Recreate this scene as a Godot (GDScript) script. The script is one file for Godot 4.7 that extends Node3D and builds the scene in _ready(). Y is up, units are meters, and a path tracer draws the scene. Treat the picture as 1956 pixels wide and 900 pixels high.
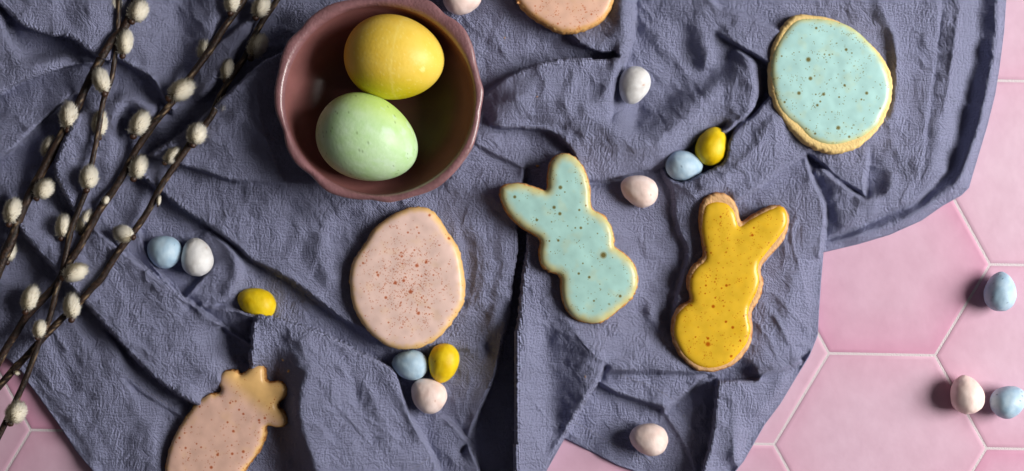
extends Node3D
# A flat lay: iced biscuits, sugared eggs and willow twigs on a crumpled grey cloth over pink hexagonal tiles.
# Lengths on the table are noted in hundredths of the photograph's grid: 1 unit = 0.3 mm; heights of the cloth in mm.

const U := 0.0003           # metres per unit on the table
const EYE := 0.8            # height of the camera

var rng := RandomNumberGenerator.new()
var used := {}

# ---------------------------------------------------------------- small helpers
func P(x: float, y: float, h := 0.0) -> Vector3:
	var k := U * (EYE - h) / EYE
	return Vector3((x - 978.0) * k, h, (y - 450.0) * k)

func numbered(n: String) -> String:
	if not used.has(n):
		used[n] = 0
		return n
	used[n] += 1
	return "%s_%03d" % [n, used[n]]

func tag(o: Node, label: String, category := "", group := "", kind := "") -> Node:
	if label: o.set_meta("label", label)
	if category: o.set_meta("category", category)
	if group: o.set_meta("group", group)
	if kind: o.set_meta("kind", kind)
	return o

func thing(called: String, label: String, category: String, at: Vector3, group := "") -> Node3D:
	var o := Node3D.new()
	o.name = numbered(called)
	o.position = at
	add_child(o)
	tag(o, label, category, group)
	return o

func part(called: String, mesh: Mesh, m: Material, parent: Node) -> MeshInstance3D:
	var o := MeshInstance3D.new()
	o.name = called
	o.mesh = mesh
	o.material_override = m
	parent.add_child(o, true)
	return o

func pts_of(s: String) -> PackedVector2Array:
	var out := PackedVector2Array()
	for c in s.split("|"):
		var f := c.strip_edges().split_floats(" ", false)
		out.append(Vector2(f[0], f[1]))
	return out

func catmull(p: PackedVector2Array, closed: bool, n: int) -> PackedVector2Array:
	var out := PackedVector2Array()
	var c := p.size()
	var last := c if closed else c - 1
	for i in last:
		var a := p[(i - 1 + c) % c] if closed or i > 0 else p[0] * 2.0 - p[1]
		var b := p[i]
		var d := p[(i + 1) % c]
		var e := p[(i + 2) % c] if closed or i + 2 < c else p[c - 1] * 2.0 - p[c - 2]
		for k in n:
			out.append(b.cubic_interpolate(d, a, e, float(k) / n))
	if not closed: out.append(p[c - 1])
	return out

func noise(s: int, freq: float, octaves := 3, kind := FastNoiseLite.TYPE_SIMPLEX_SMOOTH) -> FastNoiseLite:
	var n := FastNoiseLite.new()
	n.seed = s
	n.noise_type = kind
	n.frequency = freq
	n.fractal_octaves = octaves
	n.fractal_type = FastNoiseLite.FRACTAL_FBM if octaves > 1 else FastNoiseLite.FRACTAL_NONE
	return n

func mesh_of(v: PackedVector3Array, n: PackedVector3Array, uv: PackedVector2Array, col: PackedColorArray, idx: PackedInt32Array) -> ArrayMesh:
	var a := []
	a.resize(Mesh.ARRAY_MAX)
	a[Mesh.ARRAY_VERTEX] = v
	a[Mesh.ARRAY_NORMAL] = n
	if uv.size(): a[Mesh.ARRAY_TEX_UV] = uv
	if col.size(): a[Mesh.ARRAY_COLOR] = col
	a[Mesh.ARRAY_INDEX] = idx
	var m := ArrayMesh.new()
	m.add_surface_from_arrays(Mesh.PRIMITIVE_TRIANGLES, a)
	return m

func smooth_normals(v: PackedVector3Array, idx: PackedInt32Array) -> PackedVector3Array:
	var n := PackedVector3Array()
	n.resize(v.size())
	for t in range(0, idx.size(), 3):
		var a := v[idx[t]]
		var f := (v[idx[t + 2]] - a).cross(v[idx[t + 1]] - a)
		n[idx[t]] += f
		n[idx[t + 1]] += f
		n[idx[t + 2]] += f
	for i in n.size():
		n[i] = n[i].normalized()
	return n

func mat(c: Color, rough: float, spec := 0.5) -> StandardMaterial3D:
	var m := StandardMaterial3D.new()
	m.albedo_color = c
	m.roughness = rough
	m.metallic_specular = spec
	return m

func painted(rough: float, spec := 0.5) -> StandardMaterial3D:      # colour from the vertices, in linear values
	var m := mat(Color.WHITE, rough, spec)
	m.vertex_color_use_as_albedo = true
	return m

func grain(m: StandardMaterial3D, s: int, freq: float, strength: float, scale: float, octaves := 4) -> StandardMaterial3D:
	var t := NoiseTexture2D.new()
	t.width = 256
	t.height = 256
	t.seamless = true
	t.as_normal_map = true
	t.bump_strength = strength
	t.noise = noise(s, freq, octaves)
	m.normal_enabled = true
	m.normal_texture = t
	m.uv1_triplanar = true
	m.uv1_scale = Vector3.ONE * scale
	return m

# ---------------------------------------------------------------- the cloth as a field of heights
const CELL := 2.0
const X0 := -24.0
const Y0 := -24.0
const PADN := 8
const NX := 1001
const NY := 491
var H := PackedFloat32Array()     # mm
var drape := PackedFloat32Array() # the same before the fine crinkles
var con := PackedFloat32Array()
var wgt := PackedFloat32Array()
var calm := PackedByteArray()            # where a biscuit presses the cloth flat
var far_edge := PackedFloat32Array()   # cells to the nearest fold edge

func gx(i: int) -> float:
	if i < PADN: return X0 - (PADN - i) * 22.0
	if i > NX - 1 - PADN: return X0 + (NX - 1 - 2 * PADN) * CELL + (i - (NX - 1 - PADN)) * 22.0
	return X0 + (i - PADN) * CELL

func gy(j: int) -> float:
	if j < PADN: return Y0 - (PADN - j) * 22.0
	if j > NY - 1 - PADN: return Y0 + (NY - 1 - 2 * PADN) * CELL + (j - (NY - 1 - PADN)) * 22.0
	return Y0 + (j - PADN) * CELL

func ci(x: float) -> float: return (x - X0) / CELL + PADN
func cj(y: float) -> float: return (y - Y0) / CELL + PADN

func cv(s: String) -> void:
	# "h | x y | x y h ..." a crest or a valley of one height; "left right | x y | x y left right ..." an edge with two
	var chunks := s.split("|")
	var d := chunks[0].split_floats(" ", false)
	var edge := d.size() == 2
	var p := []
	for k in range(1, chunks.size()):
		var f := chunks[k].strip_edges().split_floats(" ", false)
		var l: float = f[2] if f.size() > 2 else d[0]
		var r: float = f[3] if f.size() > 3 else (l if not edge else d[1])
		p.append([Vector2(ci(f[0]), cj(f[1])), l, r])
	if p.size() == 1: p.append(p[0])
	# rounder lines: two in-between points per span
	var q := []
	for k in p.size() - 1:
		var a: Vector2 = p[maxi(k - 1, 0)][0]
		var b: Vector2 = p[k][0]
		var c: Vector2 = p[k + 1][0]
		var e: Vector2 = p[mini(k + 2, p.size() - 1)][0]
		for m in 3:
			var t := m / 3.0
			q.append([b.cubic_interpolate(c, a, e, t), lerpf(p[k][1], p[k + 1][1], t), lerpf(p[k][2], p[k + 1][2], t)])
	q.append(p[p.size() - 1])
	var best := {}
	var reach := 1.7 if edge else 2.2
	for k in q.size() - 1:
		var a: Vector2 = q[k][0]
		var b: Vector2 = q[k + 1][0]
		var ab := b - a
		var len2 := maxf(ab.length_squared(), 1e-6)
		for j in range(maxi(int(minf(a.y, b.y)) - 2, 0), mini(int(maxf(a.y, b.y)) + 3, NY - 1) + 1):
			for i in range(maxi(int(minf(a.x, b.x)) - 2, 0), mini(int(maxf(a.x, b.x)) + 3, NX - 1) + 1):
				var w := Vector2(i, j) - a
				var t := clampf(w.dot(ab) / len2, 0.0, 1.0)
				var off := w - ab * t
				var dd := off.length()
				if dd > reach: continue
				var key := j * NX + i
				if best.has(key) and best[key][0] <= dd: continue
				var right := ab.x * off.y - ab.y * off.x > 0.0
				best[key] = [dd, lerpf(q[k][2], q[k + 1][2], t) if right else lerpf(q[k][1], q[k + 1][1], t)]
	for key in best:
		con[key] += best[key][1]
		wgt[key] += 1.0
		if edge: far_edge[key] = 0.0

func pad(poly: PackedVector2Array, h: float, flat := 0) -> void:
	var lo := poly[0]
	var hi := poly[0]
	for p in poly:
		lo = lo.min(p)
		hi = hi.max(p)
	for j in range(maxi(int(cj(lo.y)), 0), mini(int(cj(hi.y)) + 1, NY - 1) + 1):
		for i in range(maxi(int(ci(lo.x)), 0), mini(int(ci(hi.x)) + 1, NX - 1) + 1):
			if Geometry2D.is_point_in_polygon(Vector2(gx(i), gy(j)), poly):
				con[j * NX + i] = h
				wgt[j * NX + i] = 1.0
				if flat: calm[j * NX + i] = 1

func disc(x: float, y: float, r: float) -> PackedVector2Array:
	var out := PackedVector2Array()
	for k in 20: out.append(Vector2(x, y) + Vector2.from_angle(TAU * k / 20.0) * r)
	return out

func settle() -> void:
	# spreads the noted heights smoothly over the whole cloth, coarse grids first
	var cs := [con]
	var ws := [wgt]
	var nxs := [NX]
	var nys := [NY]
	while nxs[-1] > 20:
		var nx: int = nxs[-1]
		var ny: int = nys[-1]
		var mx := (nx + 1) / 2
		var my := (ny + 1) / 2
		var c: PackedFloat32Array = cs[-1]
		var w: PackedFloat32Array = ws[-1]
		var c2 := PackedFloat32Array()
		var w2 := PackedFloat32Array()
		c2.resize(mx * my)
		w2.resize(mx * my)
		for j in ny:
			for i in nx:
				var k := j * nx + i
				if w[k] > 0.0:
					var t := (j >> 1) * mx + (i >> 1)
					c2[t] += c[k]
					w2[t] += w[k]
		cs.append(c2)
		ws.append(w2)
		nxs.append(mx)
		nys.append(my)
	var h := PackedFloat32Array()
	h.resize(nxs[-1] * nys[-1])
	h.fill(6.0)
	for level in range(cs.size() - 1, -1, -1):
		var nx: int = nxs[level]
		var ny: int = nys[level]
		var c: PackedFloat32Array = cs[level]
		var w: PackedFloat32Array = ws[level]
		if level < cs.size() - 1:
			var px: int = nxs[level + 1]
			var py: int = nys[level + 1]
			var g := PackedFloat32Array()
			g.resize(nx * ny)
			for j in ny:
				var fy := clampf(j * 0.5 - 0.25, 0.0, py - 1.0)
				var j0 := int(fy)
				var j1 := mini(j0 + 1, py - 1)
				fy -= j0
				for i in nx:
					var fx := clampf(i * 0.5 - 0.25, 0.0, px - 1.0)
					var i0 := int(fx)
					var i1 := mini(i0 + 1, px - 1)
					fx -= i0
					g[j * nx + i] = lerpf(lerpf(h[j0 * px + i0], h[j0 * px + i1], fx), lerpf(h[j1 * px + i0], h[j1 * px + i1], fx), fy)
			h = g
		var free := PackedInt32Array()
		for j in ny:
			for i in nx:
				var k := j * nx + i
				if w[k] > 0.0: h[k] = c[k] / w[k]
				elif i > 0 and j > 0 and i < nx - 1 and j < ny - 1: free.append(k)
		for it in (12 if level == 0 else 24):
			for k in free:
				h[k] += 1.5 * ((h[k - 1] + h[k + 1] + h[k - nx] + h[k + nx]) * 0.25 - h[k])
			for i in nx:
				if w[i] == 0.0: h[i] = h[nx + i]
				if w[(ny - 1) * nx + i] == 0.0: h[(ny - 1) * nx + i] = h[(ny - 2) * nx + i]
			for j in ny:
				if w[j * nx] == 0.0: h[j * nx] = h[j * nx + 1]
				if w[j * nx + nx - 1] == 0.0: h[j * nx + nx - 1] = h[j * nx + nx - 2]
	H = h

func blur(radius: int) -> void:
	var n := 2 * radius + 1
	var g := PackedFloat32Array()
	g.resize(NX * NY)
	for j in NY:
		var row := j * NX
		var s := 0.0
		for k in range(-radius, radius + 1): s += H[row + clampi(k, 0, NX - 1)]
		for i in NX:
			g[row + i] = s / n
			s += H[row + mini(i + radius + 1, NX - 1)] - H[row + maxi(i - radius, 0)]
	for i in NX:
		var s := 0.0
		for k in range(-radius, radius + 1): s += g[clampi(k, 0, NY - 1) * NX + i]
		for j in NY:
			H[j * NX + i] = s / n
			s += g[mini(j + radius + 1, NY - 1) * NX + i] - g[maxi(j - radius, 0) * NX + i]

func soften() -> void:
	# folds are round away from the edges of the cloth's layers, crisp along them
	for j in range(1, NY - 1):
		for i in range(1, NX - 1):
			var q := j * NX + i
			far_edge[q] = minf(far_edge[q], minf(minf(far_edge[q - 1], far_edge[q - NX]) + 1.0, minf(far_edge[q - NX - 1], far_edge[q - NX + 1]) + 1.414))
	for j in range(NY - 2, 0, -1):
		for i in range(NX - 2, 0, -1):
			var q := j * NX + i
			far_edge[q] = minf(far_edge[q], minf(minf(far_edge[q + 1], far_edge[q + NX]) + 1.0, minf(far_edge[q + NX + 1], far_edge[q + NX - 1]) + 1.414))
	blur(1)
	blur(1)
	var crisp := H.duplicate()
	blur(3)
	blur(2)
	for q in NX * NY: H[q] = lerpf(crisp[q], H[q], smoothstep(3.0, 10.0, far_edge[q])) * TALL

const TALL := 1.6

func crease(s: String) -> void:
	# a pressed line: "height width | x y | x y ..."
	var chunks := s.split("|")
	var d := chunks[0].split_floats(" ", false)
	var p := PackedVector2Array()
	for k in range(1, chunks.size()):
		var f := chunks[k].strip_edges().split_floats(" ", false)
		p.append(Vector2(ci(f[0]), cj(f[1])))
	p = catmull(p, false, 4)
	var total := p.size() - 1.0
	var w: float = d[1] / CELL
	var best := {}
	var m := int(w * 2.5) + 1
	for k in p.size() - 1:
		var a := p[k]
		var b := p[k + 1]
		var ab := b - a
		var len2 := maxf(ab.length_squared(), 1e-6)
		for j in range(maxi(int(minf(a.y, b.y)) - m, 0), mini(int(maxf(a.y, b.y)) + m + 1, NY - 1) + 1):
			for i in range(maxi(int(minf(a.x, b.x)) - m, 0), mini(int(maxf(a.x, b.x)) + m + 1, NX - 1) + 1):
				var v := Vector2(i, j) - a
				var t := clampf(v.dot(ab) / len2, 0.0, 1.0)
				var dd := (v - ab * t).length() / w
				if dd > 2.5: continue
				var fade := smoothstep(0.0, 0.2, (k + t) / total) * smoothstep(1.0, 0.8, (k + t) / total)
				var val: float = d[0] * exp(-dd * dd) * fade
				var key := j * NX + i
				if not best.has(key) or absf(best[key]) < absf(val): best[key] = val
	for key in best: H[key] += best[key]

func at_cloth(x: float, y: float) -> float:      # metres
	var fx := clampf(ci(x), 0.0, NX - 1.001)
	var fy := clampf(cj(y), 0.0, NY - 1.001)
	var i := int(fx)
	var j := int(fy)
	fx -= i
	fy -= j
	return 0.001 * lerpf(lerpf(H[j * NX + i], H[j * NX + i + 1], fx), lerpf(H[(j + 1) * NX + i], H[(j + 1) * NX + i + 1], fx), fy)

const EDGE := "-210 -210|1921 -210|1921 0|1917 60|1908 130|1900 180|1885 240|1870 290|1858 330|1850 358|1836 372|1800 392|1760 420|1700 447|1640 465|1572 481|1567 540|1563 600|1561 640|1545 680|1520 720|1490 770|1460 810|1440 845|1420 880|1400 905|1300 1110|1275 1110|1240 912|1215 900|1180 888|1130 862|1078 836|1060 868|1042 900|960 1110|310 1110|200 930|179 900|148 864|120 821|84 770|55 731|41 708|15 685|0 676|-30 655|-210 540"

const LAY := [
	# upper left, under the twigs
	"16 5|-150 -110|-20 -10|33 38|64 56|97 66|133 70|160 88|184 105|205 114",
	"4|15 45|35 78|70 97|130 100|175 114",
	"14|-150 -60|-6 30|10 64|26 102|46 125|85 120|125 110 10",
	"13 3|-150 240|0 176|38 156|84 139|140 126 10 3|178 123 7 3",
	"2 9|140 180|105 210|70 240|25 285|-10 305|-150 380",
	"1.5|125 200|102 255|85 310|95 345|122 390|145 422",
	"12 1.5|150 215 10 1.5|124 262|104 318|116 355|142 402|160 432",
	"5|-150 360|0 332|45 345",
	"10|45 405|90 415|140 440",
	"12 2|15 385|38 435|65 470|110 520|163 577|230 655|290 715|345 757|380 775",
	"11|140 450|215 530|300 620|380 700|430 730",
	"6 13|184 438 10 13|222 468 8 13|250 491 8 13|327 550 3 13|403 606 6 12|440 632 3 12|475 655 2 12",
	"3 9|265 440|275 465|285 490|305 520|327 548",
	"8|395 448 6|430 470|450 500|447 535|420 572|385 586",
	"7 2|413 500 6 4|385 530|352 565",
	"5 10|362 588 6 8|400 586|440 588|485 602 4 14|520 606 4 14|570 620 5 13|620 638 5 13|687 673 4 12|747 703 3 11|767 747 3 10|787 800 4 10|810 840 4 9|837 893 4 8|870 1000 4 8",
	"1.5|425 625|450 640|468 655|472 690",
	"15 2|484 616|482 640|480 670|478 700",
	"17|560 640 14|578 665|588 700|577 745|572 790|583 840|605 905|625 1000",
	"3|530 690 8|527 730|535 780|540 830|560 880|580 1000",
	"1.5|505 860|540 905|545 1000",
	"10 2|255 325|299 361|347 399|396 430|454 473|480 496|557 537 11 3|623 588 11 4|659 614 11 4|697 633 9 6",
	"15 8|278 297 12 5|314 305 13 5|347 316 15 7|393 330|439 345|475 347 14 11.5|541 353 13 11.7",
	"14 12.5|543 353 13 11.5|541 338|526 299 15 13.5|508 253 18 16.5|498 210 20 18.5|494 165 20 18.5",
	"18 1|545 100|526 110 20 1|500 123 20 1|454 164|420 195 17 1|390 222 15 1|350 255 14 1|310 280 13 1|278 297 12 3",
	"1|530 40|480 90|430 160|380 200 1.5",
	"10 5|500 5|485 28|454 49|424 74|400 92 8 6",
	"11|470 60|440 100|410 150|385 185 9",
	"9|410 -150|405 20|402 60|398 85",
	"3|345 -150|345 40|350 100|345 150|335 175",
	"10|262 -150|255 30|262 80|280 115",
	"10 3|222 114|260 133|290 152|310 185|326 212",
	"5|305 140|318 165",
	"10|200 310|206 280|213 250|222 212|232 190|255 187|280 205|300 226|310 240 6",
	"2|245 215|240 240|256 228",
	"2.5|215 150|250 165|285 188",
	"7|180 330|200 380|190 420 8|240 400 6|270 370 5",
	"3|265 265|300 275|330 255",
	"15|95 -150|98 0|95 46",
	"13.5|128 -150|126 0|130 45",
	"15.5|175 -150|172 10|160 55",
	# lower left
	"7|200 640 5|226 672|234 720|262 790|290 850|340 1000",
	"5|-150 540|-20 560|20 590|70 680|110 760|150 830|185 900|240 1000",
	"5.5 4|237 724|270 750|310 776|355 802",
	"3|-150 582|-30 650|5 671|22 681|48 704|62 728|92 766|128 818|156 860|187 897|215 940",
	# the middle
	"9|600 410|612 470|625 530 10|640 570",
	"7.5|560 400|565 460 8",
	"7|700 400|800 395|870 370",
	"8|905 420|925 520|905 600",
	"0.8 9|1002 322 3 9|996 380 2 9|990 437|988 485|981 534|973 608|961 654|947 718|918 784 0.8 7|893 842 0.8 4|880 860 0.8 3",
	"12 0.8|1012 420 10 1|1008 446 10 0.8|1006 485|1000 522|992 608 15 0.8|987 640 16 0.8|986 698 18 0.8|987 813 18 0.8|984 900 17 0.8|984 1000 17 0.8",
	"0.8|999 470|990 540|980 610|965 700|950 790|935 900|930 1000",
	"7.5 5.5|845 667|880 668|917 668",
	"3.5|930 662|938 675",
	"5.5|850 720|880 760|890 800 4",
	"3 7|837 787 4 6|860 805 4 7|883 827 2.5 7|897 853 1 7|917 900 0.8 7|940 1000 0.8 7",
	"5.5|815 800|850 850|880 900",
	"4.5|500 560 4|560 580|640 630|720 670|760 690",
	# right of the bowl
	"4|900 20|930 60|960 100|1000 80|1060 90 3.5",
	"4 14|918 195 5 9|925 180 4 10|964 151 3.5 12|1009 129 3 13|1060 116 2.5 13|1112 113 2 13|1157 116 2 12|1180 108 2 12",
	"14|1186 -150|1192 40|1190 78|1172 130|1152 190|1145 225 13",
	"5 11|1212 -150|1212 0|1208 75|1182 150|1165 226 8 12",
	"2|1120 106|1150 109|1172 107",
	"11 3|1080 60 8 5|1108 84|1145 98|1176 100",
	"12|940 205 13|990 188 18|1040 172 16|1105 165 13|1145 165",
	"11 4|930 225 8 6|945 243|1000 246|1050 252|1085 280|1108 320|1118 342",
	"8 6|912 278|950 300|975 311|998 322",
	"7|935 262|970 280",
	"4|1020 270|1035 310|1020 360 5",
	"14|1040 205 13|1075 212|1110 226|1160 245 15|1215 273 15|1250 274 14|1282 250 14|1332 208 12|1380 165 9",
	"6 2|1118 347 7 4|1150 346|1202 335|1267 315|1305 294|1336 266|1362 248|1385 240 6 3",
	"3|1225 110 5|1222 160|1222 200|1215 236 4", "3.5|1270 190|1300 160 4",
	"9|1280 -150|1290 10|1300 30",
	"9 13|1250 -150|1360 0|1405 21|1483 53|1510 65",
	"12 5|1373 66 11 8|1405 85|1470 123|1490 135",
	"13|1408 98 9|1432 122|1441 170|1432 210|1408 238|1375 252 9",
	"2.5|1462 140|1465 175|1450 200",
	"5|1350 140|1372 132|1392 108",
	"10|1345 55|1352 95|1346 122",
	"6.5|1305 60|1318 110|1335 150 5",
	"12 2.5|1480 178|1473 184|1438 219|1405 245|1392 275|1384 308|1342 333|1300 347 10 2.5|1272 335 8 3",
	"13|1500 220|1460 270|1410 320|1350 360|1310 372 10",
	"7 11|1560 284|1494 322|1446 360|1407 386|1385 396 7 9",
	"8 4|1268 331 8 3|1284 367|1288 412|1297 444|1312 482|1298 540|1283 600|1288 650",
	"6|1190 420|1230 480|1250 560|1235 620 7",
	"3 9|1540 297|1555 344|1577 400|1572 465|1568 490 2 8",
	"8.5|1480 420|1520 480|1510 560|1490 640",
	# the right corner
	"8 2|1545 296|1575 318|1604 344|1652 374",
	"9|1556 332 7|1577 327|1612 357|1645 383|1667 383|1692 373|1706 350 9|1717 335 8", "1.5|1548 306|1566 318",
	"3 8|1658 285 7 8|1659 311 5 8|1653 340 2.5 8|1654 372 2.5 8",
	"3.5|1668 345|1679 362",
	"7|1600 395|1650 405",
	"7 1|1580 455 4 1|1630 437|1696 405|1748 386|1780 357|1804 330 8 1",
	"6|1575 468 3|1640 453|1700 434|1757 406|1794 378|1828 353 7|1843 321 8|1859 285 8.5|1875 237 8.5|1889 179 8.5|1899 128 8|1908 60 7|1913 -150 6", "1.5|1575 480|1642 464|1702 446|1762 419|1802 391|1837 370|1849 357|1857 330|1869 290|1884 240|1899 180|1907 130|1916 60|1920 -150",
	"8|1610 425|1665 405|1720 375",
	"8|1750 -150|1745 100|1740 200|1730 300",
	"9|1838 -150|1826 64|1810 177|1800 226|1786 300|1765 345 8",
	"1|1880 -150 3|1872 60 2|1860 130 1|1848 200|1832 270|1818 322",
	"7.7 8.5|1804 -150|1790 97|1780 177|1767 277|1757 336|1745 354|1725 385",
	"10|1668 -150|1680 26|1703 58|1712 90|1714 145|1710 193|1705 230|1690 262 8",
	"7.5|1660 30|1690 75|1697 120",
	"8|1560 -150|1560 10|1620 15",
	# the lower middle and the hem corners
	"7|1046 640 9|1052 720|1066 792|1042 865 9",
	"15|1080 612 13|1118 658|1151 690 16",
	"14|1020 640|1010 560 12|1025 480 11",
	"2.5 14|1153 700 9 15|1148 718|1118 765|1080 832 2 10|1041 900 0.6 8|1000 1000 0.6 8",
	"11.5|1165 688 13|1200 688|1260 693|1300 699|1345 706 9",
	"11 6|1152 712 13 6|1202 711|1260 712|1320 713|1352 713 9 6",
	"1.5 6.5|1352 716|1310 752|1268 787",
	"1 7.5|1268 787|1257 777|1186 756|1143 732",
	"6|1215 590|1262 640 5",
	"2|1130 820|1180 800|1240 830|1250 880|1200 780",
	"3.5 2|1268 790|1297 836|1326 897|1350 1000",
	"2.5|1320 780|1335 840",
	"12 2|1371 729|1367 771|1362 820|1355 855|1342 900|1325 1000",
	"2.5 11|1373 727|1410 726|1442 726 3 10|1452 720 5 9",
	"2.5|1390 712|1430 708",
	"10 7|1452 720|1500 704|1545 684",
	"9|1430 686|1453 702|1449 714",
	"9|1402 800 11|1408 890 11",
	"8|1450 790|1500 730",
	"2.5|1566 500|1563 540|1559 600|1557 640|1541 678|1516 717|1486 767|1456 807|1436 842|1416 877|1396 902|1330 1000",
	"1.5|1084 834|1130 858|1180 884|1215 896|1240 908|1270 1000",
]

const PRESSED := [
	"0.5 3|472 350|464 400|452 445", "0.4 3|478 350|470 405|459 450", "0.4 4|395 345|398 385|400 430", "0.35 3|420 350|428 400|436 440",
	"0.5 3|932 296|915 350|890 410|884 440", "0.4 4|905 430|912 500|903 560|885 620", "0.35 4|935 420|938 500|930 580",
	"0.6 3|1236 262|1232 290|1226 330", "0.5 3|1188 230|1210 255|1236 275", "0.4 3|1082 235|1084 260|1072 290",
	"-0.5 3|1245 190|1262 225|1278 255", "0.5 4|1470 585|1500 640|1520 690", "0.45 3|1455 610|1480 660|1490 695", "0.9 5|1530 400|1512 450|1530 520|1545 600", "1.0 6|1450 570|1490 620|1530 690", "0.9 5|1475 560|1515 600|1550 640", "0.8 5|1440 610|1470 650|1490 700", "1.2 9|1395 740|1404 800|1400 890", "2.2 16|620 420|612 480|640 560", "2.0 14|905 420|925 500|915 600", "-1.6 12|880 430|895 520|880 600", "1.6 12|555 400|570 450|540 500", "2.0 14|1010 560|1004 640|1010 720", "1.8 12|1240 560|1255 620|1300 660", "1.5 12|930 60|960 100|990 140", "2.0 14|1290 200|1330 190|1380 160", "-2.0 14|1300 60|1318 110|1338 150", "1.8 12|1100 140|1080 190|1090 225", "-1.5 12|1030 150|1020 190|1030 225", "1.6 14|1560 430|1620 410|1680 400", "1.5 12|1640 300|1680 240|1720 200", "2.5 14|440 470|452 500|446 540|420 575", "2.5 14|735 705|780 785|812 850", "2.5 18|962 430|957 540|935 640", "1.8 8|1672 -10|1704 60|1713 130|1710 200|1700 240", "-0.7 3|1804 -10|1790 97|1780 177|1767 277", "1.0 5|1838 -10|1826 64|1810 177|1800 226", "1.5 12|700 410|690 390|640 400", "2.0 14|1000 195|1080 200|1150 215", "-1.6 10|980 228|1060 240|1120 262", "1.6 14|1220 40|1260 70|1280 110", "1.5 10|1490 200|1450 270|1400 330", "1.8 14|120 560|150 640|190 720", "-1.5 12|80 600|110 680|150 760", "1.8 12|1610 60|1650 90|1668 140", "1.5 12|60 20|40 60|60 100", "2.0 14|380 260|430 240|470 200", "1.4 10|700 730|730 800|760 860", "-1.4 10|660 700|690 780|720 860",
	"0.45 4|1478 400|1500 470|1490 540", "0.4 3|1440 400|1450 460|1460 520", "0.6 3|1086 618|1118 660|1151 692", "0.4 3|1092 620|1150 650|1195 675",
	"0.6 3|1000 730|1018 765|1060 815|1078 828", "0.5 3|1003 790|1020 830|1034 870", "0.4 3|1015 750|1040 800|1058 842",
	"0.45 3|636 770|680 815|735 885", "0.35 3|640 762|700 800|790 860", "0.35 3|628 830|660 800", "0.4 3|705 700|690 760|688 800",
	"0.5 3|898 690|895 740|880 800|878 830", "0.45 4|868 745|872 780|880 810", "-0.4 3|1060 30|1075 50|1100 60",
	"0.4 3|920 30|950 70|960 105", "0.35 3|1030 60|1045 100|1052 120", "0.4 3|498 620|508 650|515 690", "0.4 3|515 622|530 660|545 700", "0.35 3|535 625|550 650|560 680",
	"0.5 4|130 290|160 300|190 302", "0.4 3|110 760|140 785|150 800", "0.4 3|125 810|150 790", "0.4 3|70 720|90 760", "0.5 3|250 860|230 885|215 905",
	"0.4 3|1204 760|1185 800|1175 830", "0.35 3|1250 775|1240 800", "0.4 4|1600 60|1640 40|1670 20", "0.4 4|1745 150|1760 200|1770 260",
	"0.5 3|1470 200|1482 260|1478 300", "0.4 3|1440 240|1452 290|1440 330", "0.45 3|340 450|380 440|420 445", "0.4 4|270 560|330 600|400 690", "0.35 4|620 460|600 500|585 540",
	"0.4 3|660 640|640 660", "0.5 3|1410 130|1400 180|1385 220", "0.45 3|1340 200|1320 240|1290 260", "0.4 3|990 150|985 190|1000 220", "0.4 3|1040 130|1042 165|1030 200", "0.4 3|1090 120|1095 160|1085 190",
	"0.5 4|35 35|60 10|75 -10", "0.4 4|430 180|450 230|440 290", "0.4 4|400 260|430 280|470 290",
]

var crinkle_a: FastNoiseLite
var crinkle_b: FastNoiseLite
var crinkle_c: FastNoiseLite
var mask_a: FastNoiseLite

func ruffle() -> void:
	crinkle_a = noise(11, 0.06, 2)
	crinkle_b = noise(12, 0.06, 2)
	crinkle_c = noise(13, 0.17, 1)
	mask_a = noise(14, 0.006, 2)
	var slow := noise(15, 0.012, 3)
	var pleat := noise(17, 0.013, 1)
	var warp := noise(16, 0.02, 2)
	for j in NY:
		var y := gy(j)
		for i in NX:
			var x := gx(i)
			var w := warp.get_noise_2d(x, y) * 22.0
			var m := smoothstep(-0.25, 0.25, mask_a.get_noise_2d(x, y))
			var na := crinkle_a.get_noise_2d((x + w) * 1.5, (y + w) * 0.24) / 0.20
			var nb := crinkle_b.get_noise_2d((x * 0.70 + y * 0.71 + w) * 0.24, (y * 0.70 - x * 0.71 + w * 0.6) * 1.5) / 0.20
			var a := 0.5 - 1.1 * exp(-na * na)            # narrow grooves that run along the cloth
			var b := 0.5 - 1.1 * exp(-nb * nb)
			var k := j * NX + i
			var steep := 1.0
			if i > 0 and j > 0 and i < NX - 1 and j < NY - 1:
				var g := Vector2(drape[k + 1] - drape[k - 1], drape[k + NX] - drape[k - NX]).length() * 0.5
				steep = 1.0 / (1.0 + g * g / 0.5)
			var soft := 0.0
			if not calm[k]:
				var c := pleat.get_noise_2d((x * 0.78 + y * 0.62 + 0.8 * w) * 0.35, y * 0.78 - x * 0.62 + 0.8 * w)
				soft = 1.7 * slow.get_noise_2d(x, y) + 1.0 * (0.5 - sqrt(c * c + 0.01) * 2.0)
			H[k] = maxf(H[k] + steep * (0.26 * lerpf(a, b, m) + 0.09 * crinkle_c.get_noise_2d(x, y)) + soft, 0.55)

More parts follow.
